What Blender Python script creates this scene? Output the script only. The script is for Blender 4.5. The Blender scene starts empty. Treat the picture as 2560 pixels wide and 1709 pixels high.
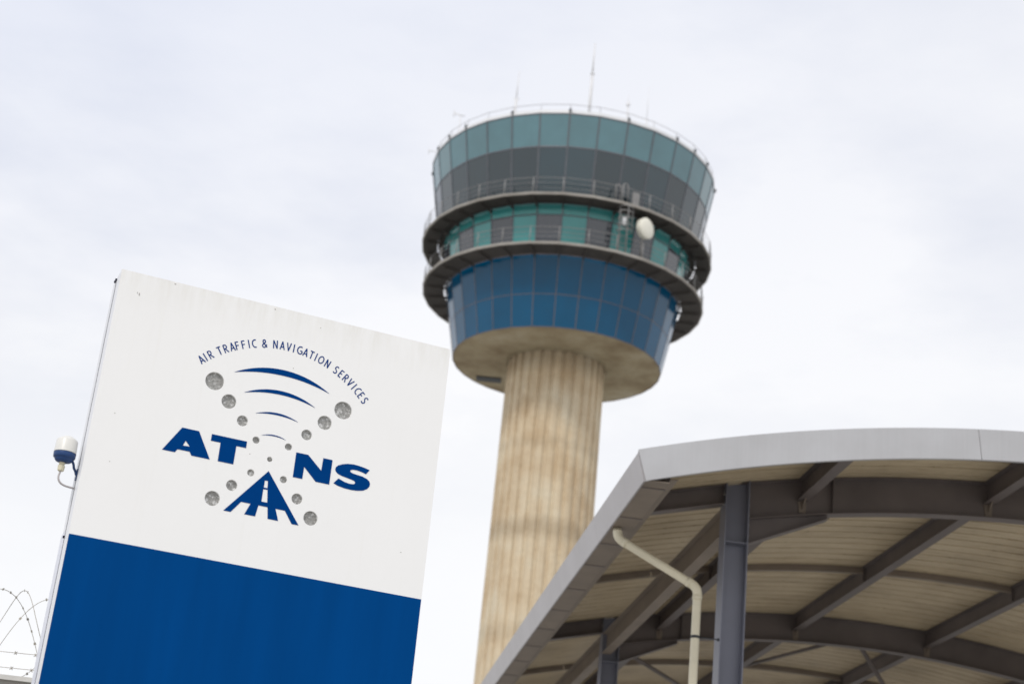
import bpy, bmesh, math, random
from mathutils import Vector, Matrix
random.seed(7)
PI = math.pi
rad = math.radians
EYE = 1.6                     # camera height; measured heights below are given relative to the eye
sc = bpy.context.scene
COL = sc.collection

# ------------------------------------------------------------------ materials
def new_mat(name):
    m = bpy.data.materials.new(name); m.use_nodes = True
    nt = m.node_tree
    return m, nt, nt.nodes['Principled BSDF']

def N(nt, typ, **kw):
    n = nt.nodes.new(typ)
    for k, v in kw.items():
        if hasattr(n, k): setattr(n, k, v)
        else: n.inputs[k].default_value = v
    return n

def coords(nt, scale=(1, 1, 1), kind='Object'):
    tc = nt.nodes.new('ShaderNodeTexCoord'); mp = nt.nodes.new('ShaderNodeMapping')
    mp.inputs['Scale'].default_value = scale
    nt.links.new(tc.outputs[kind], mp.inputs['Vector'])
    return mp.outputs['Vector']

def noise(nt, vec, scale, detail=4, rough=.55):
    n = nt.nodes.new('ShaderNodeTexNoise'); n.inputs['Scale'].default_value = scale
    n.inputs['Detail'].default_value = detail; n.inputs['Roughness'].default_value = rough
    nt.links.new(vec, n.inputs['Vector'])
    return n.outputs['Fac']

def ramp(nt, fac, stops):
    r = nt.nodes.new('ShaderNodeValToRGB')
    el = r.color_ramp.elements
    while len(el) < len(stops): el.new(.5)
    for e, (p, c) in zip(el, stops):
        e.position = p; e.color = (*c, 1) if len(c) == 3 else c
    nt.links.new(fac, r.inputs['Fac'])
    return r.outputs['Color']

def mix(nt, fac, a, b, mode='MIX'):
    m = nt.nodes.new('ShaderNodeMix'); m.data_type = 'RGBA'; m.blend_type = mode
    for sock, v in ((m.inputs[0], fac), (m.inputs[6], a), (m.inputs[7], b)):
        if hasattr(v, 'links') or isinstance(v, bpy.types.NodeSocket): nt.links.new(v, sock)
        elif isinstance(v, (int, float)): sock.default_value = v
        else: sock.default_value = (*v, 1)
    return m.outputs[2]

def bump(nt, bs, h, strength=.3, dist=.02):
    b = nt.nodes.new('ShaderNodeBump'); b.inputs['Strength'].default_value = strength
    b.inputs['Distance'].default_value = dist
    nt.links.new(h, b.inputs['Height']); nt.links.new(b.outputs['Normal'], bs.inputs['Normal'])

def simple(name, col, rough=.5, metal=0., var=.12, scale=3., ior=1.45, stretch=(1, 1, 1), spec=.5, per_obj=0.):
    """Painted surface with soft variation and slight roughness change."""
    m, nt, bs = new_mat(name)
    v = coords(nt, stretch)
    f = noise(nt, v, scale, 5)
    lo = tuple(c * (1 - var) for c in col); hi = tuple(min(1, c * (1 + var)) for c in col)
    c = ramp(nt, f, [(.3, lo), (.7, hi)])
    if per_obj:
        oi = nt.nodes.new('ShaderNodeObjectInfo')
        c = mix(nt, 1., c, ramp(nt, oi.outputs['Random'], [(0, (1 - per_obj,) * 3), (1, (1 + 0,) * 3)]), 'MULTIPLY')
    nt.links.new(c, bs.inputs['Base Color'])
    rr = N(nt, 'ShaderNodeMapRange'); rr.inputs[3].default_value = max(0, rough - .08); rr.inputs[4].default_value = rough + .08
    nt.links.new(f, rr.inputs[0]); nt.links.new(rr.outputs[0], bs.inputs['Roughness'])
    bs.inputs['Metallic'].default_value = metal
    bs.inputs['IOR'].default_value = ior
    bs.inputs['Specular IOR Level'].default_value = spec
    return m

M = {}
M['sign_white'] = simple('sign_white_enamel', (.835, .825, .805), .4, var=.02, scale=1.3)
def sign_white():
    m, nt, bs = new_mat('sign_white_enamel')
    tc = nt.nodes.new('ShaderNodeTexCoord'); sx = nt.nodes.new('ShaderNodeSeparateXYZ'); nt.links.new(tc.outputs['Object'], sx.inputs[0])
    base = ramp(nt, noise(nt, coords(nt), 1.4, 5), [(.3, (.87, .868, .856)), (.7, (.892, .89, .88))])
    edge = N(nt, 'ShaderNodeMapRange'); nt.links.new(sx.outputs['Z'], edge.inputs[0])
    edge.inputs[1].default_value = 4.50; edge.inputs[2].default_value = 4.69; edge.inputs[3].default_value = 0; edge.inputs[4].default_value = 1
    run = ramp(nt, noise(nt, coords(nt, (9, 1, 1.3)), 2.2, 6, .7), [(.40, (0, 0, 0)), (.68, (1, 1, 1))])
    mu = N(nt, 'ShaderNodeMath', operation='MULTIPLY'); nt.links.new(edge.outputs[0], mu.inputs[0]); nt.links.new(run, mu.inputs[1])
    m2 = N(nt, 'ShaderNodeMath', operation='MULTIPLY'); nt.links.new(mu.outputs[0], m2.inputs[0]); m2.inputs[1].default_value = .32
    col = mix(nt, m2.outputs[0], base, (.64, .61, .53))
    streak = ramp(nt, noise(nt, coords(nt, (16, 1, .5)), 2.0, 4, .6), [(.30, (.988, .986, .98)), (.42, (1, 1, 1))])
    col = mix(nt, 1., col, streak, 'MULTIPLY')
    nt.links.new(col, bs.inputs['Base Color']); bs.inputs['Roughness'].default_value = .4
    bump(nt, bs, noise(nt, coords(nt), 3.0, 2), .12, .004)
    return m
M['sign_white'] = sign_white()
M['sign_side'] = simple('sign_white_return', (.76, .77, .80), .4, var=.03, scale=6)
M['sign_back'] = simple('sign_lavender_return', (.70, .72, .80), .4, var=.03, scale=6)
M['seam'] = simple('black_rubber_seam', (.018, .018, .04), .9, spec=.02)
M['navy'] = simple('blue_vinyl', (.0, .055, .218), .5, var=.09, scale=1.2, spec=.03, stretch=(5, 1, .5))
M['navy_text'] = simple('blue_vinyl_lettering', (.0, .044, .198), .5, var=.05, scale=8, spec=.02)
M['lettering_small'] = simple('dark_blue_small_lettering', (.002, .040, .20), .5, var=.04, scale=8, spec=.05)
M['cap_plastic'] = simple('yellowed_white_plastic', (.72, .71, .67), .35, var=.05, scale=14)
M['blue_plastic'] = simple('blue_plastic', (.012, .05, .165), .4, var=.1, scale=20)
M['cream'] = simple('cream_plastic', (.68, .63, .46), .4, var=.05, scale=30)
M['cable'] = simple('grey_cable_sheath', (.45, .42, .42), .45)

def foil_mat():
    m, nt, bs = new_mat('crumpled_reflector_foil')
    v = coords(nt)
    vo = N(nt, 'ShaderNodeTexVoronoi'); vo.inputs['Scale'].default_value = 62; nt.links.new(v, vo.inputs['Vector'])
    nn = noise(nt, v, 55, 4, .65)
    fine = noise(nt, v, 260, 2)
    c = ramp(nt, nn, [(.45, (.36, .355, .34)), (.56, (.42, .415, .40)), (.6, (.72, .72, .71))])
    c = mix(nt, .6, c, ramp(nt, fine, [(.35, (.35, .35, .34)), (.6, (1, 1, 1))]), 'MULTIPLY')
    c = mix(nt, .35, c, ramp(nt, vo.outputs['Distance'], [(0, (.5, .5, .5)), (.6, (1.2, 1.2, 1.2))]), 'MULTIPLY')
    nt.links.new(c, bs.inputs['Base Color'])
    bs.inputs['Metallic'].default_value = .35; bs.inputs['Roughness'].default_value = .45
    bump(nt, bs, nn, .6, .01)
    return m
M['foil'] = foil_mat()

def concrete(name, a, b, c3, streak=True, bands=None):
    m, nt, bs = new_mat(name)
    v = coords(nt)
    f1 = noise(nt, v, .35, 6, .6)
    col = ramp(nt, f1, [(.32, a), (.52, b), (.7, c3)])
    if streak:
        vs = coords(nt, (1.6, 1.6, .05))
        f2 = noise(nt, vs, 1.5, 5, .65)
        col = mix(nt, .4, col, ramp(nt, f2, [(.32, (.62, .58, .54)), (.5, (.95, .94, .92)), (.72, (1.12, 1.1, 1.05))]), 'MULTIPLY')
    vf = coords(nt)
    f3 = noise(nt, vf, 4, 6, .7)
    col = mix(nt, .5, col, ramp(nt, f3, [(.3, (.8, .79, .77)), (.7, (1.1, 1.1, 1.1))]), 'MULTIPLY')
    if bands:
        sx = nt.nodes.new('ShaderNodeSeparateXYZ')
        tc = nt.nodes.new('ShaderNodeTexCoord'); nt.links.new(tc.outputs['Object'], sx.inputs[0])
        wob = noise(nt, coords(nt, (1, 1, .2)), 1.3, 3)
        for zc, w, amt in bands:
            # soft stain at the pour joints; another dark band at the shaft head
            ad = N(nt, 'ShaderNodeMath', operation='MULTIPLY_ADD'); nt.links.new(wob, ad.inputs[0]); ad.inputs[1].default_value = .9
            nt.links.new(sx.outputs['Z'], ad.inputs[2])
            su = N(nt, 'ShaderNodeMath', operation='SUBTRACT'); nt.links.new(ad.outputs[0], su.inputs[0]); su.inputs[1].default_value = zc + .45
            ab = N(nt, 'ShaderNodeMath', operation='ABSOLUTE'); nt.links.new(su.outputs[0], ab.inputs[0])
            mr = N(nt, 'ShaderNodeMapRange'); nt.links.new(ab.outputs[0], mr.inputs[0])
            mr.inputs[1].default_value = w * .25; mr.inputs[2].default_value = w; mr.inputs[3].default_value = amt; mr.inputs[4].default_value = 0
            col = mix(nt, mr.outputs[0], col, (.24, .19, .13))
    nt.links.new(col, bs.inputs['Base Color'])
    bs.inputs['Roughness'].default_value = .88
    bs.inputs['Specular IOR Level'].default_value = .25
    bump(nt, bs, f3, .25, .03)
    return m
M['shaft'] = concrete('ribbed_tan_concrete', (.52, .40, .26), (.63, .525, .375), (.66, .59, .455),
                      bands=[(28.0, .9, .35), (33.6, .5, .15), (21.5, .8, .18), (15.5, .7, .2), (39.6, 1.3, .45)])
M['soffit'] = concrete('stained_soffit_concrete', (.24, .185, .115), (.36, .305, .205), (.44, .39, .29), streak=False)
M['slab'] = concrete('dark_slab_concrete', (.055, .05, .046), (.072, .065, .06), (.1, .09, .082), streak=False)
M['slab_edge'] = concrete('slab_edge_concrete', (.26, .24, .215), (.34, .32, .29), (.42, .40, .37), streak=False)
M['wall'] = concrete('grey_wall_render', (.3, .29, .27), (.38, .365, .34), (.44, .43, .40))
M['wall_cap'] = concrete('pale_wall_coping', (.55, .54, .5), (.66, .65, .62), (.74, .73, .70), streak=False)

def glass(name, col, ior=1.7, rough=.09, po=.12, spec=.5):
    m = simple(name, col, rough, var=.1, scale=.5, ior=ior, per_obj=po, spec=spec)
    return m
M['cab_panel'] = glass('teal_grey_spandrel_glass', (.075, .185, .215), 1.75, .12)
M['cab_window'] = glass('grey_vision_glass', (.003, .030, .044), 1.78, .05, .5)
M['mid_teal'] = glass('teal_spandrel_glass', (.04, .29, .285), 1.65, .14, .15)
M['mid_top'] = glass('dark_teal_fanlight_glass', (.04, .22, .215), 1.5, .14)
M['mid_grey'] = glass('grey_office_glass', (.025, .034, .05), 1.85, .06, .25)
M['skirt'] = glass('blue_cladding_glass', (.0, .078, .172), 1.46, .12, .14, .36)
M['mullion'] = simple('grey_mullion', (.12, .125, .14), .45, .3)
M['skirt_joint'] = simple('brown_cladding_joint', (.13, .105, .10), .6)
M['rail'] = simple('galvanised_rail', (.27, .265, .26), .5, .2)
M['dark_bracket'] = simple('dark_clamp', (.05, .055, .06), .6)
M['white_metal'] = simple('white_painted_metal', (.74, .75, .76), .4, var=.04)
M['dish'] = simple('cream_radome', (.80, .78, .68), .5, var=.03)
M['antenna'] = simple('weathered_antenna_grey', (.72, .72, .73), .5, .0)

def fascia_mat(name, base):
    m, nt, bs = new_mat(name)
    v = coords(nt, (30, 30, .35)); f = noise(nt, v, 1.2, 4, .6)
    col = ramp(nt, f, [(.3, tuple(c * .975 for c in base)), (.7, tuple(c * 1.015 for c in base))])
    g = noise(nt, coords(nt), 1.1, 5, .6)
    col = mix(nt, .6, col, ramp(nt, g, [(.3, (.86, .85, .84)), (.65, (1.04, 1.04, 1.04))]), 'MULTIPLY')
    # drips of dirt from the top edge
    s = noise(nt, coords(nt, (9, 9, .6)), 2.2, 5, .7)
    col = mix(nt, 1., col, ramp(nt, s, [(.27, (.72, .69, .66)), (.36, (1, 1, 1))]), 'MULTIPLY')
    nt.links.new(col, bs.inputs['Base Color'])
    bs.inputs['Roughness'].default_value = .42; bs.inputs['Metallic'].default_value = .25
    return m
M['fascia'] = fascia_mat('pale_grey_metal_flashing', (.47, .47, .48))
M['fascia_side'] = fascia_mat('shaded_eave_flashing', (.41, .39, .395))  # same flashing, darkened: the eave's weaker sunlight is put into the colour

def sheet_mat():
    m, nt, bs = new_mat('tan_backed_roof_sheeting')
    v = coords(nt); f = noise(nt, v, .8, 6, .6)
    col = ramp(nt, f, [(.3, (.40, .32, .21)), (.5, (.50, .405, .27)), (.7, (.57, .47, .32))])
    # rows of fixings and rust marks running along the ribs
    f2 = noise(nt, coords(nt, (.9, 9, .9)), 1.8, 5, .7)
    col = mix(nt, .8, col, ramp(nt, f2, [(.3, (.55, .48, .40)), (.46, (1, 1, 1))]), 'MULTIPLY')
    f3 = noise(nt, coords(nt, (6, 30, 6)), 1.3, 3, .6)
    col = mix(nt, .5, col, ramp(nt, f3, [(.28, (.45, .38, .3)), (.38, (1, 1, 1))]), 'MULTIPLY')
    nt.links.new(col, bs.inputs['Base Color']); bs.inputs['Roughness'].default_value = .6
    return m
M['sheet'] = sheet_mat()
M['steel'] = simple('brown_bounce_steel_paint', (.132, .11, .103), .55, var=.16, scale=1.6)  # same paint as the columns; dust and brown bounced light put into the colour
M['steel_col'] = simple('blue_grey_column_paint', (.17, .175, .215), .42, var=.1, scale=1.5)
M['steel_light'] = simple('dusty_taupe_steel_paint', (.21, .17, .135), .6, var=.15, scale=2)
M['pipe'] = simple('cream_pvc', (.72, .66, .50), .38, var=.09, scale=1.8)
M['bolt'] = simple('zinc_bolts', (.35, .33, .3), .5, .4)
M['wire'] = simple('rusty_galvanised_wire', (.36, .33, .28), .6, .3, var=.3, scale=9)

def ground_mat():
    m, nt, bs = new_mat('pale_paving_and_dry_ground')
    v = coords(nt, kind='Object')
    f = noise(nt, v, .05, 8, .6); g = noise(nt, v, 2.5, 6, .7)
    col = ramp(nt, f, [(.35, (.37, .355, .325)), (.5, (.44, .43, .40)), (.65, (.48, .475, .45))])
    col = mix(nt, .6, col, ramp(nt, g, [(.3, (.8, .8, .8)), (.7, (1.1, 1.1, 1.1))]), 'MULTIPLY')
    nt.links.new(col, bs.inputs['Base Color']); bs.inputs['Roughness'].default_value = .9
    return m
M['ground'] = ground_mat()

# ------------------------------------------------------------------ object helpers
def tag(o, label=None, cat=None, group=None, kind=None):
    if label: o['label'] = label
    if cat: o['category'] = cat
    if group: o['group'] = group
    if kind: o['kind'] = kind
    return o

def empty(name, loc, rz=0, label=None, cat=None, group=None):
    o = bpy.data.objects.new(name, None); COL.objects.link(o)
    o.location = loc; o.rotation_euler = (0, 0, rz); o.empty_display_size = .3
    return tag(o, label, cat, group)

class MB:
    """collects simple shapes, builds ONE mesh object"""
    def __init__(s): s.v = []; s.f = []; s.sm = []
    def add(s, vs, fs, smooth=False):
        b = len(s.v); s.v += [tuple(v) for v in vs]
        s.f += [tuple(b + i for i in f) for f in fs]; s.sm += [smooth] * len(fs)
        return s
    def box(s, x0, x1, y0, y1, z0, z1):
        vs = [(x, y, z) for z in (z0, z1) for y in (y0, y1) for x in (x0, x1)]
        return s.add(vs, [(0, 2, 3, 1), (4, 5, 7, 6), (0, 1, 5, 4), (2, 6, 7, 3), (0, 4, 6, 2), (1, 3, 7, 5)])
    def prism(s, pts, d):
        """pts: 3-D polygon; extruded by vector d"""
        n = len(pts); d = Vector(d); a = [Vector(p) for p in pts]
        vs = a + [p + d for p in a]
        fs = [tuple(range(n))[::-1], tuple(range(n, 2 * n))] + [(i, (i + 1) % n, n + (i + 1) % n, n + i) for i in range(n)]
        return s.add(vs, fs)
    def tube(s, pts, r, seg=10, closed=False, caps=True, smooth=True):
        pts = [Vector(p) for p in pts]; n = len(pts)
        rs = r if isinstance(r, (list, tuple)) else [r] * n
        vs = []; up = None
        for i, p in enumerate(pts):
            if closed: t = pts[(i + 1) % n] - pts[i - 1]
            else: t = pts[min(i + 1, n - 1)] - pts[max(i - 1, 0)]
            t.normalize()
            if up is None:
                up = Vector((0, 0, 1)) if abs(t.z) < .9 else Vector((1, 0, 0))
            a = t.cross(up).normalized(); b = t.cross(a).normalized(); up = -b if b.dot(up) < 0 else b
            a = t.cross(up).normalized(); b = up
            for k in range(seg):
                q = 2 * PI * k / seg
                vs.append(p + (a * math.cos(q) + b * math.sin(q)) * rs[i])
        fs = []
        m = n if closed else n - 1
        for i in range(m):
            j = (i + 1) % n
            for k in range(seg):
                k2 = (k + 1) % seg
                fs.append((i * seg + k, j * seg + k, j * seg + k2, i * seg + k2))
        s.add(vs, fs, smooth)
        if caps and not closed:
            b = len(s.v) - len(vs)
            s.f += [tuple(b + k for k in range(seg)), tuple(b + (n - 1) * seg + k for k in range(seg))[::-1]]; s.sm += [False, False]
        return s
    def lathe(s, prof, seg=40, c=(0, 0, 0), smooth=True, close=False):
        """prof: list of (radius, z) about a vertical axis"""
        vs = []; n = len(prof)
        for r, z in prof:
            for k in range(seg):
                q = 2 * PI * k / seg; vs.append((c[0] + r * math.cos(q), c[1] + r * math.sin(q), c[2] + z))
        fs = []
        for i in range(n - 1 if not close else n):
            j = (i + 1) % n
            for k in range(seg):
                k2 = (k + 1) % seg
                fs.append((i * seg + k, i * seg + k2, j * seg + k2, j * seg + k))
        return s.add(vs, fs, smooth)
    def sweep(s, prof, frames):
        """prof: closed 2-D polygon (a, b); frames: list of (origin, A, B)"""
        n = len(prof); vs = []
        for o, A, B in frames:
            for a, b in prof: vs.append(Vector(o) + Vector(A) * a + Vector(B) * b)
        fs = []; m = len(frames)
        for i in range(m - 1):
            for k in range(n):
                k2 = (k + 1) % n; fs.append((i * n + k, i * n + k2, (i + 1) * n + k2, (i + 1) * n + k))
        fs += [tuple(range(n))[::-1], tuple((m - 1) * n + k for k in range(n))]
        return s.add(vs, fs)
    def build(s, name, mat, parent=None, label=None, bev=0, recalc=True):
        me = bpy.data.meshes.new(name); me.from_pydata(s.v, [], s.f); me.update()
        if recalc:
            bm = bmesh.new(); bm.from_mesh(me)
            bmesh.ops.recalc_face_normals(bm, faces=bm.faces)
            for f, q in zip(bm.faces, s.sm): f.smooth = q
            bm.to_mesh(me); bm.free()
        else:
            for p, q in zip(me.polygons, s.sm): p.use_smooth = q
        me.materials.append(mat)
        o = bpy.data.objects.new(name, me); COL.objects.link(o)
        if parent: o.parent = parent
        if label: o['label'] = label
        if bev:
            b = o.modifiers.new('bevel', 'BEVEL'); b.width = bev; b.segments = 2; b.limit_method = 'ANGLE'
        return o

def curve_solid(name, loops, thick, mat, parent, y):
    """flat letters / perforated panel: loops of (x, z) filled (holes cut out), standing in the x-z plane, front at y"""
    cu = bpy.data.curves.new(name, 'CURVE'); cu.dimensions = '2D'; cu.fill_mode = 'BOTH'; cu.extrude = thick / 2
    for L in loops:
        sp = cu.splines.new('POLY'); sp.points.add(len(L) - 1)
        for p, (x, z) in zip(sp.points, L): p.co = (x, z, 0, 1)
        sp.use_cyclic_u = True
    tmp = bpy.data.objects.new('tmp', cu); COL.objects.link(tmp)
    bpy.context.view_layer.update()
    dg = bpy.context.evaluated_depsgraph_get()
    me = bpy.data.meshes.new_from_object(tmp.evaluated_get(dg))
    bpy.data.objects.remove(tmp); bpy.data.curves.remove(cu)
    me.name = name
    for v in me.vertices:
        x, z, d = v.co; v.co = (x, y + thick / 2 - d, z)
    me.flip_normals(); me.materials.clear(); me.materials.append(mat)
    bm = bmesh.new(); bm.from_mesh(me); bmesh.ops.remove_doubles(bm, verts=bm.verts, dist=1e-5)
    bmesh.ops.recalc_face_normals(bm, faces=bm.faces); bm.to_mesh(me); bm.free()
    for p in me.polygons: p.use_smooth = False
    o = bpy.data.objects.new(name, me); COL.objects.link(o)
    if parent: o.parent = parent
    return o

# ================================================================== GROUND
g = MB()
g.add([(-4000, -4000, 0), (4000, -4000, 0), (4000, 4000, 0), (-4000, 4000, 0)], [(0, 1, 2, 3)])
tag(g.build('ground', M['ground']), kind='structure')

# ================================================================== SIGN
SX, SY = -1.95812, 7.34342
sign = empty('pylon_sign', (SX, SY, 0), rad(21.4),
             'tall white pylon sign with blue lower half and ATNS runway logo', 'sign')
W = 1.758; ZT = 3.096 + EYE; ZB = 1.7435 + EYE
LOGO = {"A":[[[0.43,2.3599],[0.5141,2.3594],[0.5888,2.2304],[0.4971,2.2304],[0.4855,2.2479],[0.4259,2.2475],[0.4158,2.2304],[0.3526,2.2304]],[[0.4579,2.2977],[0.4818,2.2736],[0.4476,2.2713]]],
"T":[[[0.5786,2.3593],[0.7562,2.359],[0.7568,2.3253],[0.7075,2.325],[0.7069,2.2304],[0.6288,2.2304],[0.6277,2.3253],[0.5785,2.3250]]],
"N":[[[1.011,2.358],[1.0733,2.3583],[1.1511,2.291],[1.1528,2.3581],[1.2014,2.358],[1.2018,2.2295],[1.1305,2.2295],[1.0615,2.2927],[1.0607,2.2293],[1.0116,2.2293]]],
"S":[[[1.4016,2.3469],[1.3745,2.3531],[1.3437,2.3576],[1.3134,2.3591],[1.2838,2.3558],[1.255,2.3476],[1.2345,2.3373],[1.2242,2.3262],[1.2216,2.3138],[1.2265,2.303],[1.2387,2.2937],[1.2595,2.2872],[1.286,2.2829],[1.3125,2.2786],[1.328,2.2749],[1.3338,2.2692],[1.3329,2.2611],[1.3255,2.257],[1.3058,2.2554],[1.2773,2.2594],[1.245,2.2707],[1.2224,2.2411],[1.2474,2.2325],[1.2819,2.2269],[1.3179,2.2254],[1.3515,2.228],[1.3806,2.2348],[1.4009,2.2475],[1.411,2.2624],[1.4127,2.2766],[1.4063,2.2892],[1.3919,2.2991],[1.3688,2.3062],[1.3403,2.3091],[1.318,2.3114],[1.3054,2.3157],[1.2996,2.3214],[1.3037,2.3276],[1.3152,2.3316],[1.3372,2.3319],[1.3618,2.3285],[1.3847,2.3224]]],
"R":[[[0.8867,2.2339],[1.0766,1.9935],[1.0409,1.9935],[0.9974,2.0527],[0.9496,2.0529],[0.9717,1.9957],[0.918,1.9957],[0.9094,2.0529],[0.8624,2.0529],[0.8549,1.9957],[0.8002,1.9957],[0.8229,2.0531],[0.7751,2.0533],[0.7321,1.994],[0.6958,1.994]],[[0.8756,2.1829],[0.8912,2.1833],[0.8944,2.1473],[0.8752,2.1471]],[[0.8743,2.1385],[0.8959,2.1394],[0.9045,2.0754],[0.8744,2.0746]]]}
CRES = [[[0.6368,2.6996],[1.1353,2.699],0.0691,0.0386],[[0.7016,2.6059],[1.0726,2.6082],0.049,0.0284],[[0.7759,2.5128],[0.996,2.5138],0.024,0.0131],[[0.8229,2.4071],[0.9484,2.408],0.014,0.0079]]
DISCS = [[0.5475,2.6302,0.0468],[0.6343,2.5428,0.0372],[0.717,2.4595,0.0278],[0.8002,2.377,0.0182],[0.8833,2.2945,0.0135],[0.8,2.2074,0.0181],[0.7167,2.1254,0.0278],[0.6336,2.0423,0.0372],[1.22,2.6286,0.0467],[1.1335,2.5424,0.0371],[1.0502,2.4593,0.0276],[0.9674,2.3773,0.0185],[0.9672,2.2068,0.0182],[1.0496,2.1243,0.0277],[1.132,2.0412,0.0364]]
TC = (.8852, 2.2926, .6041)
TA = [-44.3,-42.0,-39.1,-34.3,-31.0,-27.7,-25.1,-22.0,-19.3,-16.7,-11.6,-6.2,-2.7,0.5,3.1,6.0,9.2,12.3,14.7,17.6,21.2,26.3,29.4,32.5,35.6,38.3,41.0,43.7,46.8]
TXT = "AIRTRAFFIC&NAVIGATIONSERVICES"

# front sheet with the fifteen round holes
def circ(cx, cz, r, n=40): return [(cx + r * math.cos(2 * PI * k / n), cz + r * math.sin(2 * PI * k / n)) for k in range(n)]
outer = [(0, .3), (W, .3), (W, ZT), (0, ZT)]
fp = curve_solid('front_panel', [outer] + [circ(x, z + EYE, r) for x, z, r in DISCS], .014, M['sign_white'], sign, 0)
def sbox(name, x0, x1, y0, y1, z0, z1, mat, **k):
    return MB().box(x0, x1, y0, y1, z0, z1).build(name, mat, sign, **k)
sbox('front_casing', 0.0, W, .0145, .128, .3, ZT, M['sign_side'])
sbox('rear_casing', .0, W, .156, .235, 1.79 + EYE, ZT - .002, M['sign_side'])
sbox('rear_casing', .0, W, .156, .285, .3, 1.7895 + EYE, M['sign_back'], label='pale lavender lower rear half of the sign casing')
sbox('seam_gasket', .0015, W - .0015, .128, .156, .302, ZT - .004, M['seam'], label='dark seam between the two casing halves')
sbox('plinth', .1, W - .1, .05, .25, 0, .3, M['slab'])
sbox('blue_panel', .0012, W - .0012, -.0018, -.0002, .302, ZB, M['navy'], label='plain blue lower panel')
for nm, key in (('letter', 'A'), ('letter', 'T'), ('letter', 'N'), ('letter', 'S'), ('runway_emblem', 'R')):
    curve_solid(nm, [[(x, z + EYE) for x, z in L] for L in LOGO[key]], .0012, M['navy_text'], sign, -.0016)
def arcpts(t0, t1, sag, n=28):
    t0 = Vector(t0); t1 = Vector(t1); ch = t1 - t0; L = ch.length; R = (L * L / 4 + sag * sag) / (2 * sag)
    u = ch / L; w = Vector((-u.y, u.x)); c = (t0 + t1) / 2 + w * (sag - R); h = math.asin(L / 2 / R)
    return [c + w * R * math.cos(a) + u * R * math.sin(a) for a in [-h + 2 * h * i / n for i in range(n + 1)]]
for t0, t1, s1, s2 in CRES:
    up = arcpts(t0, t1, s1); lo = arcpts(t0, t1, s2)
    L = up + lo[::-1][1:-1]
    curve_solid('radio_wave', [[(p.x, p.y + EYE) for p in L]], .0012, M['navy_text'], sign, -.0016)
for x, z, r in DISCS:
    m = MB(); n = 36
    m.add([(x + (r + .004) * math.cos(2 * PI * k / n), .0138, z + EYE + (r + .004) * math.sin(2 * PI * k / n)) for k in range(n)] +
          [(x + (r + .004) * math.cos(2 * PI * k / n), .0142, z + EYE + (r + .004) * math.sin(2 * PI * k / n)) for k in range(n)],
          [tuple(range(n)), tuple(range(n, 2 * n))[::-1]] + [(k, (k + 1) % n, n + (k + 1) % n, n + k) for k in range(n)])
    m.build('reflector_disc', M['foil'], sign)

# small condensed lettering, drawn as strokes
def ell(cx, cy, rx, ry, a0, a1, n=14):
    return [(cx + rx * math.cos(rad(a0 + (a1 - a0) * i / n)), cy + ry * math.sin(rad(a0 + (a1 - a0) * i / n))) for i in range(n + 1)]
GL = {
 'A': (.50, [[(0, 0), (.25, 1), (.50, 0)], [(.085, .3), (.415, .3)]]),
 'I': (.0, [[(0, 0), (0, 1)]]),
 'R': (.42, [[(0, 0), (0, .97), (.16, .97)] + ell(.16, .73, .2, .24, 90, -90)[1:] + [(0, .49)], [(.14, .49), (.42, 0)]]),
 'T': (.46, [[(0, .96), (.46, .96)], [(.23, .96), (.23, 0)]]),
 'F': (.34, [[(0, 0), (0, .96), (.34, .96)], [(0, .52), (.31, .52)]]),
 'C': (.44, [ell(.34, .5, .34, .47, 68, 292, 22)]),
 '&': (.56, [[(.56, .02), (.12, .68)] + ell(.26, .78, .15, .19, 190, -20, 14) + [(.36, .62), (.12, .42)] + ell(.22, .23, .2, .21, 130, 300, 14) + [(.46, .2), (.55, .4)]]),
 'N': (.44, [[(0, 0), (0, 1), (.44, 0), (.44, 1)]]),
 'V': (.48, [[(0, 1), (.24, 0), (.48, 1)]]),
 'G': (.5, [ell(.34, .5, .34, .47, 60, 318, 24) + [(.59 - .0, .44), (.36, .44)]]),
 'O': (.6, [ell(.3, .5, .3, .47, 90, 450, 30)]),
 'S': (.4, [ell(.21, .74, .19, .22, 40, 250, 16) + ell(.2, .24, .2, .22, 70, -150, 18)]),
 'E': (.34, [[(.34, .96), (0, .96), (0, .04), (.34, .04)], [(0, .52), (.3, .52)]]),
}
H = .0415; SW = .135
def ribbon(m, pts, w, xf, yy):
    P = [Vector(p) for p in pts]; n = len(P); L = []; Rr = []
    closed = (P[0] - P[-1]).length < 1e-4
    for i, p in enumerate(P):
        a = P[i - 1] if i > 0 else (P[-2] if closed else None); b = P[i + 1] if i < n - 1 else (P[1] if closed else None)
        d1 = (p - a).normalized() if a is not None else (b - p).normalized()
        d2 = (b - p).normalized() if b is not None else d1
        n1 = Vector((-d1.y, d1.x)); n2 = Vector((-d2.y, d2.x)); mt = (n1 + n2)
        if mt.length < .2: mt = n1
        mt.normalize(); k = min(1.7, 1 / max(.3, mt.dot(n1)))
        L.append(p + mt * w / 2 * k); Rr.append(p - mt * w / 2 * k)
    vs = [xf(q, yy) for q in L] + [xf(q, yy) for q in Rr]
    m.add(vs, [(i, i + 1, n + i + 1, n + i) for i in range(n - 1)])
def split_sharp(P):
    """break a stroke where it turns sharply, so each limb keeps its full width"""
    out = [[P[0]]]
    for i in range(1, len(P)):
        out[-1].append(P[i])
        if i < len(P) - 1:
            a = (Vector(P[i]) - Vector(P[i - 1])).normalized(); b = (Vector(P[i + 1]) - Vector(P[i])).normalized()
            if a.dot(b) < .55: out.append([P[i]])
    return out
kk = 0; pos = 0
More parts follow.
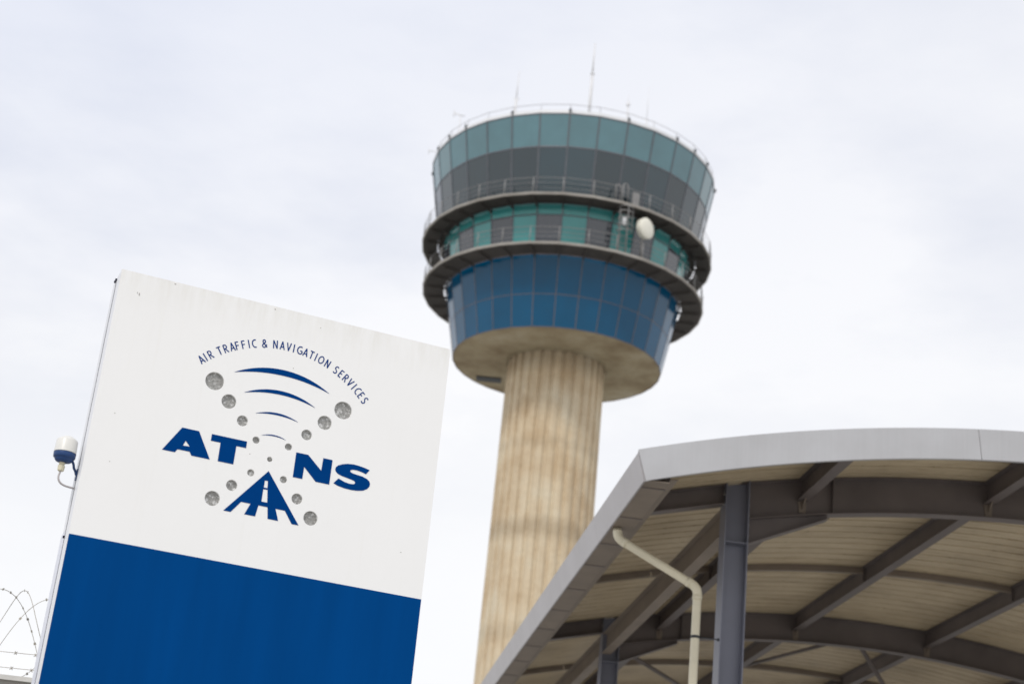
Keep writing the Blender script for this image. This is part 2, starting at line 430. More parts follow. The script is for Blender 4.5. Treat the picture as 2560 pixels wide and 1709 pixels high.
for word in ('AIR', 'TRAFFIC', '&', 'NAVIGATION', 'SERVICES'):
    txt = MB()
    for ch in word:
        ta = TA[pos]; pos += 1
        wd, strokes = GL[ch]; a = rad(ta)
        R = Vector((math.cos(a), -math.sin(a))); U = Vector((math.sin(a), math.cos(a)))
        c = Vector((TC[0], TC[1] + EYE)) + U * TC[2]
        def xf(q, yy):
            v = c + R * (q.x - wd / 2) * H * 1.02 + U * (q.y - .5) * H
            return (v.x, yy, v.y)
        for st in [q for st_ in strokes for q in split_sharp(st_)]:
            kk += 1
            e0 = Vector(st[0]); e1 = Vector(st[-1])
            if len(st) == 2:      # extend straight limbs a little so corners close
                d = (e1 - e0).normalized() * .03; st = [e0 - d, e1 + d]
            ribbon(txt, st, SW, xf, -.0010 - .00012 * (kk % 5))
    txt.build('slogan_word', M['lettering_small'], sign, recalc=False)
# screws on the left return
for y, z in ((.133, 3.085), (.165, 3.085), (.14, 1.755)):
    MB().tube([(-.008, y, z + EYE), (.004, y, z + EYE)], .007, 8).build('casing_screw', M['seam'], sign)
# chips and scuffs in the enamel
m = MB()
for x, z, w, h in ((.105, 2.985, .004, .012), (.095, 2.99, .002, .007), (.79, 3.080, .006, .004), (.27, 3.084, .006, .003), (1.04, 3.04, .003, .003), (1.62, 1.96, .006, .002),
                   (.78, 2.30, .003, .003), (.1, 2.36, .003, .004), (.12, 2.12, .003, .003), (.93, 2.79, .004, .003)):
    m = MB(); n = 7; m.add([(x + w * math.cos(2 * PI * k / n) * random.uniform(.6, 1), -.0006, z + EYE + h * math.sin(2 * PI * k / n) * random.uniform(.6, 1)) for k in range(n)], [tuple(range(n))])
    m.build('paint_chip', M['bolt'], sign, recalc=False)

# ---- sensor lamp on the left return
bx, by = -.079, .11
lm = empty('sensor_lamp', (SX, SY, 0), rad(21.4), 'small white capped lamp with blue base on the left edge of the sign', 'lamp')
zb = EYE
MB().lathe([(.0, 2.235), (.006, 2.2345), (.02, 2.230), (.044, 2.215), (.0505, 2.206), (.0525, 2.15), (.0535, 2.147), (.0, 2.147)], 40, (bx, by, zb)).build('lens_cap', M['cap_plastic'], lm)
MB().lathe([(0, 2.1468), (.0515, 2.1468), (.053, 2.143), (.052, 2.126), (.050, 2.122), (.0435, 2.120), (.043, 2.112), (.036, 2.104), (.024, 2.100), (.0, 2.100)], 40, (bx, by, zb)).build('base', M['blue_plastic'], lm)
m = MB(); m.lathe([(0, 2.0998), (.0145, 2.0998), (.0145, 2.092), (.013, 2.090), (.013, 2.084), (.0, 2.084)], 24, (bx - .004, by, zb))
m.lathe([(0, 2.0838), (.0165, 2.0838), (.017, 2.081), (.0155, 2.060), (.012, 2.056), (0, 2.056)], 8, (bx - .004, by, zb), smooth=False)
m.build('cable_gland', M['cream'], lm)
pts = [(bx - .004, 2.057), (bx - .006, 2.045), (bx - .008, 2.028), (bx - .003, 2.011), (bx + .010, 1.999), (bx + .03, 1.9935), (bx + .055, 1.993), (bx + .078, 1.994), (bx + .086, 1.994)]
def smooth_path(P, n=6):
    out = []
    for i in range(len(P) - 1):
        p0 = Vector(P[max(i - 1, 0)]); p1 = Vector(P[i]); p2 = Vector(P[i + 1]); p3 = Vector(P[min(i + 2, len(P) - 1)])
        for k in range(n):
            t = k / n
            out.append(.5 * ((2 * p1) + (p2 - p0) * t + (2 * p0 - 5 * p1 + 4 * p2 - p3) * t * t + (3 * p1 - p0 - 3 * p2 + p3) * t ** 3))
    out.append(Vector(P[-1])); return out
MB().tube(smooth_path([(x, by + .03 * max(0, (x - bx) / .08), z + zb) for x, z in pts]), .0048, 10).build('cable', M['cable'], lm)
m = MB()
m.tube(smooth_path([(bx + .04, by + .01, 2.122 + zb), (bx + .052, by + .02, 2.105 + zb), (bx + .057, by + .028, 2.092 + zb), (bx + .067, by + .03, 2.078 + zb), (bx + .074, by + .03, 2.06 + zb)]), .006, 8)
m.box(-.006, -.0005, .129, .151, 2.035 + zb, 2.09 + zb)
m.build('bracket', M['blue_plastic'], lm)

# ================================================================== BOUNDARY WALL AND RAZOR WIRE
wz = 1.693 + EYE
wa = rad(90 - 84.6)                       # heading of the wall
wall = empty('boundary_wall', (-3.354, 11.522, 0), wa, 'grey rendered boundary wall with pale coping behind the sign', 'wall')
MB().box(-9, 2.4, .0, .2, 0, wz - .045).build('wall_face', M['wall'], wall)
m = MB(); x = -9.0
while x < 2.35:
    m.box(x, min(x + 1.195, 2.4), -.03, .23, wz - .0445, wz - .012); x += 1.2
m.build('coping', M['wall_cap'], wall)
rz = empty('razor_wire', (-3.354, 11.522, 0), wa, 'coiled razor wire along the top of the grey boundary wall', 'razor wire')
def hel(x0, x1, r, pitch, ph, zc, n=44):
    P = []; t = 0
    N_ = int((x1 - x0) / pitch * n)
    for i in range(N_ + 1):
        a = 2 * PI * i / n + ph
        P.append(Vector((x0 + pitch * i / n + .02 * math.sin(a * .5 + 1), .1 + r * math.cos(a), zc + r * math.sin(a) * (1 + .03 * math.sin(i * .05)))))
    return P
PT = .9
c1 = hel(-.0 - PT * 4.25, 2.15, .31, PT, 0, wz + .30)
c2 = hel(-.11 - PT * 4.25, 2.15, .305, PT, 0, wz + .295)
c2 = [Vector((p.x, .2 - p.y, p.z)) for p in c2]
c4 = [Vector((p.x, .2 - p.y, p.z)) for p in hel(.26 - PT * 4.25, 2.15, .29, PT, 0, wz + .28)]
MB().tube(c4, .0022, 5).build('coil', M['wire'], rz)
c3 = hel(.47 - PT * 4.25, 2.15, .30, PT, 0, wz + .29)
MB().tube(c3, .0022, 5).build('coil', M['wire'], rz)
MB().tube(c1, .0024, 5).build('coil', M['wire'], rz)
MB().tube(c2, .0024, 5).build('coil', M['wire'], rz)
m = MB()
for P in (c1, c2, c3, c4):
    acc = 0
    for i in range(1, len(P)):
        acc += (P[i] - P[i - 1]).length
        if acc > .06:
            acc = 0; p = P[i]; t = (P[i] - P[i - 1]).normalized(); u = t.cross(Vector((.3, .8, .5))).normalized(); w = t.cross(u)
            q = random.uniform(0, PI); e1 = u * math.cos(q) + w * math.sin(q)
            m.add([p - t * .011 + e1 * .009, p + t * .011 + e1 * .009, p + t * .006, p + t * .011 - e1 * .009, p - t * .011 - e1 * .009, p - t * .006], [(0, 1, 2, 5), (5, 2, 3, 4)])
tag(m.build('barbs', M['wire'], rz, recalc=False), kind='stuff')
m = MB()
for dz, y in ((.165, .1), (.05, .06)):
    P = [(x, y, wz + dz + .006 * math.sin(x * 3)) for x in [-4 + .4 * i for i in range(16)]]
    m.tube(P, .0022, 5)
    for i in range(42):
        x = -4 + i * .14; m.tube([(x - .008, y - .012, wz + dz - .012), (x + .008, y + .012, wz + dz + .012)], .0028, 4); m.tube([(x - .006, y, wz + dz + .012), (x + .008, y, wz + dz - .012)], .0028, 4)
for x in [-3.6 + 1.15 * i for i in range(6)]:
    m.tube([(x, .1, wz - .013), (x, .1, wz + .18)], .006, 6)
m.build('strand_wires', M['wire'], rz)

# ================================================================== CONTROL TOWER
AX = Vector((3.0930, 99.9522, 0))
NF = 32; A0 = rad(-5.1); DA = 2 * PI / NF
tower = empty('control_tower', AX, 0, 'tall airport control tower, ribbed concrete shaft under a blue and teal glazed cab', 'control tower')
def P(R, a, z): return Vector((R * math.sin(a), -R * math.cos(a), z + EYE))
def va(k): return A0 + DA * k
# shaft
NR = 28
def Rs(z): return 3.205 + (38.3 - z) * .0040
m = MB(); prof = []
for k in range(NR):
    for fr, dr in ((-.30, 0), (-.16, .02), (.0, .03), (.16, .02), (.30, 0), (.38, -.12), (.62, -.12)):
        prof.append((2 * PI * (k + fr) / NR, dr))
zs = [-EYE, 5, 12, 18, 26.95, 27.0, 32.6, 38.255]
vs = []; 
for z in zs:
    for a, dr in prof: vs.append(P(Rs(z) + dr, a, z))
n = len(prof)
m.add(vs, [(i * n + k, i * n + (k + 1) % n, (i + 1) * n + (k + 1) % n, (i + 1) * n + k) for i in range(len(zs) - 1) for k in range(n)])
m.build('shaft', M['shaft'], tower)
def ring_poly(m, R0, R1, z0, z1, off=0):
    """polygonal ring slab between radii R0 < R1"""
    for k in range(NF):
        a, b = va(k) + off, va(k + 1) + off
        m.add([P(R0, a, z0), P(R0, b, z0), P(R1, b, z0), P(R1, a, z0), P(R0, a, z1), P(R0, b, z1), P(R1, b, z1), P(R1, a, z1)],
              [(0, 3, 2, 1), (4, 5, 6, 7), (3, 7, 6, 2), (0, 1, 5, 4)])
# soffit
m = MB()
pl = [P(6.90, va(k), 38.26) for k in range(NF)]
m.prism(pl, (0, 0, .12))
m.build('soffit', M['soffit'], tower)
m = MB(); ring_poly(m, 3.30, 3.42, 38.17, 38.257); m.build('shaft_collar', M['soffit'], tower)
m = MB()
hc = P(5.65, rad(-128.5), 38.2)
m.box(hc.x - .85, hc.x + .85, hc.y - .42, hc.y + .42, hc.z - .03, hc.z + .057)
m.build('access_hatch', M['dark_bracket'], tower, label='dark hatch in the soffit')
# glazed bands: cone frustum panels
def R_cab(z): return 9.81 - (51.9 - z) * .183
def R_mid(z): return 7.93 + (z - 43.0) * .145
def R_skt(z): return 6.95 + (z - 38.26) * .2005
def panel(z0, z1, Rf, gap, mat, name, k, thick=.05, out=0., label=None):
    a, b = va(k), va(k + 1)
    def q(z, t):
        A = P(Rf(z), a, z); B = P(Rf(z), b, z); L = (B - A).length
        return A.lerp(B, gap / L if t == 0 else 1 - gap / L)
    c = [q(z0 + gap, 0), q(z0 + gap, 1), q(z1 - gap, 1), q(z1 - gap, 0)]
    nrm = (c[1] - c[0]).cross(c[3] - c[0]).normalized()
    if nrm.dot(Vector((math.sin((a + b) / 2), -math.cos((a + b) / 2), 0))) < 0: nrm = -nrm
    c = [p + nrm * (out + random.uniform(0, .004)) for p in c]
    m = MB(); m.prism([p - nrm * thick for p in c], nrm * thick)
    o = m.build(name, mat, tower, label=label)
    return o
def frame(rows, Rf, name, mat, w=.06, d=.05, out=.03):
    """mullions and transoms of one glazed band as one mesh"""
    m = MB()
    for k in range(NF):
        a = va(k); nr = Vector((math.sin(a), -math.cos(a), 0)); tg = Vector((math.cos(a), math.sin(a), 0))
        p0 = P(Rf(rows[0]), a, rows[0]); p1 = P(Rf(rows[-1]), a, rows[-1])
        m.prism([p0 + tg * w / 2 + nr * out, p0 - tg * w / 2 + nr * out, p0 - tg * w / 2 - nr * d, p0 + tg * w / 2 - nr * d], p1 - p0)
    for z in rows:
        hh = w / 2
        for k in range(NF):
            a, b = va(k), va(k + 1); tg = (P(1, b, 0) - P(1, a, 0)).normalized() * (w / 2 + .002)
            A = [P(Rf(z) + out - .006, a, z + dz) for dz in (-hh, hh)]; B = [P(Rf(z) + out - .006, b, z + dz) for dz in (-hh, hh)]
            A2 = [P(Rf(z) - d + .004, a, z + dz) for dz in (-hh, hh)]; B2 = [P(Rf(z) - d + .004, b, z + dz) for dz in (-hh, hh)]
            m.add([A[0] + tg, B[0] - tg, B[1] - tg, A[1] + tg, A2[0] + tg, B2[0] - tg, B2[1] - tg, A2[1] + tg],
                  [(0, 1, 2, 3), (7, 6, 5, 4), (0, 4, 5, 1), (3, 2, 6, 7)])
    m.build(name, mat, tower)
ZC0, ZC1, ZC2 = 46.30, 49.72, 51.9
ZM0, ZM1, ZM2 = 43.02, 45.42, 46.2
ZS0, ZS1, ZS2 = 38.27, 40.34, 42.84
for k in range(NF):
    panel(ZC0, ZC1, R_cab, .022, M['cab_window'], 'cab_window', k)
    panel(ZC1, ZC2, R_cab, .022, M['cab_panel'], 'spandrel_panel', k)
    odd = k % 2 == 1
    panel(ZM0, ZM1, R_mid, .022, M['mid_grey'] if odd else M['mid_teal'], 'office_window' if odd else 'teal_panel', k,
          label='dark grey glazed panel' if odd else 'turquoise glazed panel')
    panel(ZM1, ZM2, R_mid, .022, M['mid_top'], 'fanlight', k)
    panel(ZS0, ZS1, R_skt, .018, M['skirt'], 'cladding_panel', k)
    panel(ZS1, ZS2, R_skt, .018, M['skirt'], 'cladding_panel', k)
frame([ZC0, ZC1, ZC2], R_cab, 'cab_mullions', M['mullion'], .085)
frame([ZM0, ZM1, ZM2], R_mid, 'office_mullions', M['mullion'], .075)
frame([ZS0, ZS1, ZS2], R_skt, 'cladding_joints', M['skirt_joint'], .05, out=.012)
# balconies (a narrow slot is left between slab and glazing, bridged by brackets)
def balcony(zt, R0, R1, Rfac, nm):
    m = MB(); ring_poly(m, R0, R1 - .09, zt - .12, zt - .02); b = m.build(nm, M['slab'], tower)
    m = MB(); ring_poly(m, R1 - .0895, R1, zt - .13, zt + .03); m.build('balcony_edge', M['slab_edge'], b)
    me = None
    for k in range(NF):
        if me is None:
            m = MB(); m.prism([(Rfac - .02, -.04, zt - .28 + EYE), (Rfac - .02, .04, zt - .28 + EYE), (Rfac - .02, .04, zt - .122 + EYE), (Rfac - .02, -.04, zt - .122 + EYE)], (R1 - .3 - Rfac, 0, 0))
            o = m.build('slab_bracket', M['slab'], b); me = o.data
        else:
            o = bpy.data.objects.new('slab_bracket', me); COL.objects.link(o); o.parent = b
        o.rotation_euler = (0, 0, va(k) - PI / 2)
    # railing
    r = MB(); Rr = R1 - .07
    for k in range(NF):
        a = va(k); r.tube([P(Rr, a, zt + .03), P(Rr, a, zt + 1.08)], .036, 6)
    for h, rr in ((1.07, .02), (.72, .012), (.40, .012)):
        r.tube([P(Rr, va(k), zt + h) for k in range(NF)], rr, 6, closed=True, smooth=False)
    r.build('railing', M['rail'], b)
    return b
balcony(42.95, 8.06, 9.50, 7.86, 'lower_balcony')
balcony(46.19, 8.86, 9.90, 8.42, 'upper_balcony')
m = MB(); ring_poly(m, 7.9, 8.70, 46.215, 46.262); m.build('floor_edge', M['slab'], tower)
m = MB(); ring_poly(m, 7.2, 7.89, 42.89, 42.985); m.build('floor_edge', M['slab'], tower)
# inner drum keeps the floors solid behind the glazing
m = MB(); m.lathe([(6.2, 38.4 + EYE), (7.1, 42.8 + EYE), (7.4, 46.2 + EYE), (8.3, 46.4 + EYE), (9.3, 51.8 + EYE), (0, 51.85 + EYE)], 32); m.build('inner_drum', M['dark_bracket'], tower)
# roof, parapet and its rail
m = MB(); m.prism([P(9.78, va(k), 51.96) for k in range(NF)], (0, 0, .14)); rf = m.build('roof', M['white_metal'], tower)
m = MB(); ring_poly(m, 9.79, 9.85, 51.93, 52.14); m.build('parapet_trim', M['white_metal'], rf)
r = MB()
r.tube([P(9.72, va(k), 52.62) for k in range(NF)], .016, 6, closed=True, smooth=False)
for k in range(0, NF): r.tube([P(9.72, va(k), 52.10), P(9.72, va(k), 52.63)], .016, 5)
r.build('roof_railing', M['rail'], rf)
for k in range(NF):
    if k % 2 == 0 or k in (27, 5):
        r = MB(); p = P(9.87, va(k), 52.12); r.box(p.x - .07, p.x + .07, p.y - .07, p.y + .07, p.z - .12, p.z + .1)
        r.build('rail_clamp', M['dark_bracket'], rf)
# caged ladder between the balconies
lad = MB(); aL = rad(20.4); Rl = 9.32
nr = Vector((math.sin(aL), -math.cos(aL), 0)); tg = Vector((math.cos(aL), math.sin(aL), 0))
base = P(Rl, aL, 0) - Vector((0, 0, EYE))
def LP(s, o, z): return base + tg * s + nr * o + Vector((0, 0, z + EYE))
for s in (-.62, .62):
    lad.tube([LP(s * .42 - .1, 0, 43.0), LP(s * .42 - .1, 0, 46.3)], .05, 6)
z = 43.3
while z < 46.0:
    lad.tube([LP(-.36, 0, z), LP(.16, 0, z)], .022, 5); z += .3
for z in (44.35, 44.75, 45.2, 45.65, 46.0):
    pts = [LP(-.36, 0, z)] + [LP(-.1 + .5 * math.cos(q), .12 + .5 * math.sin(q), z) for q in [PI - PI * i / 10 for i in range(11)]] + [LP(.16, 0, z)]
    lad.tube(pts, .035, 5)
for q in (.15, .5, .85):
    lad.tube([LP(-.1 + .5 * math.cos(PI * q), .12 + .5 * math.sin(PI * q), 44.35), LP(-.1 + .5 * math.cos(PI * q), .12 + .5 * math.sin(PI * q), 46.0)], .03, 5)
for s0, dh in ((-.75, 0.), (-.25, .18)):
    pts = [LP(s0 - .17, .25, 46.28), LP(s0 - .17, .25, 47.3 + dh)] + [LP(s0 + .17 * math.cos(q), .25, 47.3 + dh + .17 * math.sin(q)) for q in [PI - PI * i / 8 for i in range(1, 8)]] + [LP(s0 + .17, .25, 47.3 + dh), LP(s0 + .17, .25, 46.28)]
    lad.tube(pts, .045, 6)
lad.build('caged_ladder', M['rail'], tower)
m = MB(); m.prism([LP(.25, .2, 46.3), LP(.72, .2, 46.3), LP(.72, .2, 47.2), LP(.25, .2, 47.2)], nr * .12); m.build('ladder_gate', M['rail'], tower)
m = MB(); p = LP(-.08, .0, 45.15); m.box(p.x - .13, p.x + .13, p.y - .12, p.y + .1, p.z - .25, p.z + .25); m.build('floodlight', M['white_metal'], tower)

# microwave dish (a thing of its own, standing on the lower balcony)
ad = rad(28.7); dp = P(9.5, ad, 45.0)
dish = empty('microwave_dish', AX + Vector((0, 0, 0)) + P(9.2, ad, 43.03), 0, 'round cream drum shaped dish antenna on a post at the lower balcony of the tower', 'dish antenna')
o0 = P(9.2, ad, 43.03)
nd = Vector((.72, -.69, -.02)).normalized(); ux = nd.cross(Vector((0, 0, 1))).normalized(); uz = ux.cross(nd)
def dring(prof, name, mat):
    m = MB(); n = 40; vs = []
    for r, h in prof:
        for k in range(n):
            q = 2 * PI * k / n; vs.append(dp - o0 + nd * h + (ux * math.cos(q) + uz * math.sin(q)) * r)
    m.add(vs, [(i * n + k, i * n + (k + 1) % n, (i + 1) * n + (k + 1) % n, (i + 1) * n + k) for i in range(len(prof) - 1) for k in range(n)], True)
    return m.build(name, mat, dish)
dring([(.0, .30), (.3, .29), (.52, .26), (.64, .20), (.685, .17), (.69, .13)], 'radome', M['dish'])
dring([(.68, .129), (.68, -.16), (.65, -.2), (.4, -.36), (.12, -.45), (0, -.45)], 'shroud', M['dish'])
m = MB(); m.tube([(0, 0, 0), (0, 0, 2.95)], .075, 10); m.tube([Vector((0, 0, 2.0)), dp - o0 - nd * .38], .09, 8); m.build('mast', M['rail'], dish)

# roof antennas, each its own thing
def whip(name, a, R, zj, zt, r1, r2, label, cat='antenna', extra=None, lean=0):
    p0 = P(R, a, 52.10); o = empty(name, AX + p0, 0, label, cat, 'antennas on the tower roof')
    m = MB(); m.tube([(0, 0, 0), (0, 0, zj - 52.1)], r1, 8); m.build('mast', M['antenna'], o)
    if zt > zj: MB().tube([(lean * .0, 0, zj - 52.1 + .001), (lean, 0, zt - 52.1)], [r2, r2 * .7], 8).build('whip', M['antenna'], o)
    if extra: extra(o)
    return o
whip('whip_antenna', rad(-30.2), 8.8, 53.86, 55.9, .09, .045, 'thin whip antenna with stout lower mast on the left of the tower roof', extra=lambda o: MB().tube([(-.2, 0, 1.74), (.2, 0, 1.74)], .03, 6).build('crossbar', M['antenna'], o))
whip('whip_antenna', rad(2.4), 8.8, 55.6, 57.9, .11, .06, 'tallest antenna mast at the middle of the tower roof', extra=lambda o: MB().lathe([(0, 3.52), (.14, 3.52), (.14, 3.42), (0, 3.42)], 12).build('collar', M['antenna'], o))
whip('whip_antenna', rad(19.1), 8.8, 53.7, 54.5, .05, .03, 'short antenna with a ball shaped head on the tower roof', extra=lambda o: MB().lathe([(0, 1.9), (.1, 1.86), (.14, 1.74), (.1, 1.62), (0, 1.58)], 14).build('head', M['antenna'], o))
whip('whip_antenna', rad(28.6), 8.8, 53.25, 55.6, .05, .024, 'thinnest whip antenna at the right of the tower roof')
whip('mast_antenna', rad(-68), 8.8, 54.6, 54.6, .04, .03, 'T shaped antenna near the left rim of the tower roof', extra=lambda o: (MB().tube([(-.45, 0, 2.62), (.28, 0, 2.48)], .045, 6).build('crossbar', M['antenna'], o), MB().tube([(-.45, 0, 2.35), (-.45, 0, 2.85)], .04, 6).build('element', M['antenna'], o)))
whip('mast_antenna', rad(-94), 9.2, 53.9, 53.9, .035, .03, 'low antenna with sideways arm at the far left of the tower roof', extra=lambda o: (MB().tube([(-1.15, 0, 1.68), (.1, 0, 1.62)], .035, 6).build('arm', M['antenna'], o), MB().tube([(-1.1, 0, 1.45), (-1.1, 0, 1.9)], .03, 6).build('element', M['antenna'], o)))

# ================================================================== CANOPY
CX, CY = 1.65309, 18.42599
can = empty('canopy', (CX, CY, 0), rad(5.2), 'large steel canopy with curved roof, pale fascia and tan sheeting right of the tower', 'canopy')
S0, ZC, RC = 6.35, -14.81, 21.477
LS = 12.9; LT = 30.6; RSH = RC + .30
def prof_z(s): return ZC + math.sqrt(RSH * RSH - (s - S0) ** 2)
def face_z(s): return ZC + math.sqrt(RC * RC - (s - S0) ** 2)
def arc(s, r=RC, t=0.):
    th = math.asin((s - S0) / RSH); return Vector((S0 + r * math.sin(th), t, ZC + r * math.cos(th) + EYE))
def amax(s): return math.asin((s - S0) / RSH)
# sheeting with trapezoid ribs
m = MB(); NS = 44; pit = .3475; tv = []
t = .03
while t < LT - .05:
    for dt, h in ((0, .0), (.155, .0), (.159, .008), (.167, .008), (.171, 0), (.280, .0), (.290, .052), (.335, .052)): tv.append((t + dt, h))
    t += pit
vs = []
for tt, h in tv:
    for i in range(NS + 1):
        s = .10 + (LS - .2) * i / NS; vs.append(arc(s, RSH + .004 + h, tt))
n = NS + 1
m.add(vs, [(j * n + i, (j + 1) * n + i, (j + 1) * n + i + 1, j * n + i + 1) for j in range(len(tv) - 1) for i in range(NS)])
m.build('roof_sheeting', M['sheet'], can, recalc=False)
# fasciae
def curved_band(t0, t1, r0, r1, sa, sb, ns=40):
    m = MB(); fr = []
    for i in range(ns + 1):
        s = sa + (sb - sa) * i / ns; th = math.asin((s - S0) / RC); d = Vector((math.sin(th), 0, math.cos(th)))
        c = Vector((S0, 0, ZC + EYE)); fr.append((c, Vector((0, 1, 0)), d))
    return m.sweep([(t0, r0), (t1, r0), (t1, r1), (t0, r1)], fr)
joints = [.108, 4.30, 8.6, LS - .108]
for i in range(3):
    a, b = joints[i] + (.004 if i else 0), joints[i + 1] - (.004 if i < 2 else 0)
    mm = curved_band(0, .022, RC - .012, RC + .385, a, b)
    mm.v += []; mm.build('gable_fascia', M['fascia'], can)
m = curved_band(.0225, .12, RC + .37, RC + .383, 0.12, LS - .12); m.build('fascia_capping', M['fascia'], can)
m = curved_band(.0225, .06, RC - .010, RC + .002, 0.1, LS - .1); m.build('fascia_lip', M['fascia'], can)
curved_band(LT, LT + .022, RC - .012, RC + .385, .108, LS - .108).build('gable_fascia', M['fascia'], can)
zt_, zb__ = face_z(0) + .385 - .012 + EYE, face_z(.09) - .004 + EYE
tj = [.023, 3.1, 9.15, 15.2, 21.3, LT - .002]
for sg_ in (0, 1):
    def X(s): return s if sg_ == 0 else LS - s
    for i in range(5):
        a, b = tj[i] + .004, tj[i + 1] - .004
        m = MB(); m.prism([(X(0.0), a, zt_), (X(.022), a, zt_), (X(.112), a, zb__), (X(.09), a, zb__)], (0, b - a, 0)); m.build('eave_fascia', M['fascia_side'], can)
    m = MB()
    # gutter trough under the eave
    m.prism([(X(.114), .03, 5.742 + EYE), (X(.41), .03, 5.742 + EYE), (X(.41), .03, 5.752 + EYE), (X(.114), .03, 5.752 + EYE)], (0, LT - .06, 0))
    gt = m.build('gutter', M['steel_light'], can)
    for tt in (.3, 1.7, 3.12, 4.4, 6.0, 7.6, 9.2, 10.8, 12.4, 14, 15.6, 17.2, 18.8, 20.4, 22, 23.6, 25.2, 26.8):
        m = MB(); m.prism([(X(.115), tt, 5.735 + EYE), (X(.42), tt, 5.735 + EYE), (X(.42), tt, 5.7415 + EYE), (X(.115), tt, 5.7415 + EYE)], (0, .035, 0))
        m.build('gutter_strap', M['steel'], gt)
    m = MB()
    x0, x1 = X(.43), X(.53)
    m.prism([(x0, .13, 5.81 + EYE), (x1, .13, 5.825 + EYE), (x1, .13, 5.837 + EYE), (x0, .13, 5.822 + EYE)], (0, LT - .3, 0))
    xa = X(.43); xb = X(.44); m.prism([(xa, .13, 5.8235 + EYE), (xb, .13, 5.8245 + EYE), (xb, .13, 6.09 + EYE), (xa, .13, 6.09 + EYE)], (0, LT - .3, 0))
    m.build('eave_beam', M['steel_light'], can)
# I section outline about its top centre: a across, b down(-)
def Isec(w, d, tf=.014, tw=.009):
    return [(-w/2, 0), (w/2, 0), (w/2, -tf), (tw/2, -tf), (tw/2, -d + tf), (w/2, -d + tf), (w/2, -d), (-w/2, -d), (-w/2, -d + tf), (-tw/2, -d + tf), (-tw/2, -tf), (-w/2, -tf)]
RT = [2.0, 11.0, 20.0, 29.0]
CS = (1.55, 1.87)
for ri, t0 in enumerate(RT):
    m = MB(); fr = []
    for i in range(37):
        s = CS[1] - .098 + (LS - 2 * CS[1] + .196) * i / 36; th = amax(s); d = Vector((math.sin(th), 0, math.cos(th)))
        fr.append((Vector((S0, t0, ZC + EYE)) + d * (RSH - .003), Vector((0, 1, 0)), d))
    m.sweep(Isec(.2, .50), fr); rafter = m.build('rafter', M['steel'], can)
    m = MB()
    for sg_ in (0, 1):
        X = (lambda s: s) if sg_ == 0 else (lambda s: LS - s)
        # cantilever stub to the eave, depth .235
        def zz(s): return prof_z(s) + EYE - .004
        for (ya, yb, ta, tb) in ((-.1, .1, 0, .012), (-.005, .005, .0125, .2575), (-.1, .1, .258, .27)):
            m.prism([(X(.545), t0 + ya, zz(.545) - ta), (X(1.548), t0 + ya, zz(1.548) - ta), (X(1.548), t0 + ya, zz(1.548) - tb), (X(.545), t0 + ya, zz(.545) - tb)], (0, yb - ya, 0))
        m.build('rafter_stub', M['steel'], rafter); m = MB()
        # tapering haunch below the rafter
        def zb2(s):
            th = amax(s); return ZC + EYE + (RSH - .003 - .50) * math.cos(th)
        sA, sB = 1.873, 2.97
        bot0, bot1 = 5.66 + EYE, 6.145 + EYE
        m.prism([(X(sA), t0 - .005, zb2(sA) - .002), (X(2.4), t0 - .005, zb2(2.4) - .002), (X(sB), t0 - .005, zb2(sB) - .002), (X(sB), t0 - .005, bot1), (X(sA), t0 - .005, bot0)], (0, .01, 0))
        m.prism([(X(sA), t0 - .1, bot0 - .002), (X(sB), t0 - .1, bot1 - .002), (X(sB), t0 - .1, bot1 - .014), (X(sA), t0 - .1, bot0 - .014)], (0, .2, 0))
        # end plate with stiffener where the haunch dies out
        m.prism([(X(3.02), t0 - .095, zz(3.02) - .02), (X(3.03), t0 - .095, zz(3.02) - .02), (X(3.03), t0 - .095, zz(3.02) - .485), (X(3.02), t0 - .095, zz(3.02) - .485)], (0, .088, 0))
        m.build('haunch', M['steel'], rafter); m = MB()
        # bolts on the end plate at the column
        for k in range(5):
            for dy in (-.07, .07):
                z = 5.76 + EYE + k * .14
                m.tube([(X(1.8705), t0 + dy, z), (X(1.892), t0 + dy, z)], .014, 6, smooth=False)
                if k > 2: m.tube([(X(1.5495), t0 + dy, z - .03), (X(1.528), t0 + dy, z - .03)], .014, 6, smooth=False)
        m.build('bolts', M['bolt'], rafter); m = MB()
        # column: flanges face along the span, web square to it
        zt = prof_z(1.55) + EYE - .006; zt2 = prof_z(1.87) + EYE - .006
        for a, b in ((X(1.55), X(1.565)), (X(1.855), X(1.87))):
            m.box(min(a, b), max(a, b), t0 - .15, t0 + .15, 0.02, zt if abs(a - X(1.55)) < .1 else zt2)
        a, b = X(1.5652), X(1.8548); m.prism([(a, t0 - .006, .02), (b, t0 - .006, .02), (b, t0 - .006, zt2), (a, t0 - .006, zt)], (0, .012, 0))
        col = m.build('column', M['steel_col'], can); m = MB()
        for y0, y1 in ((-.148, -.0065), (.0065, .148)):
            m = MB(); m.box(min(a, b), max(a, b), t0 + y0, t0 + y1, 5.63 + EYE, 5.644 + EYE); m.build('stiffener', M['steel_col'], col)
        m = MB()
        m.box(min(X(1.44), X(1.98)), max(X(1.44), X(1.98)), t0 - .25, t0 + .25, 0, .0195); m.build('base_plate', M['steel'], col); m = MB()
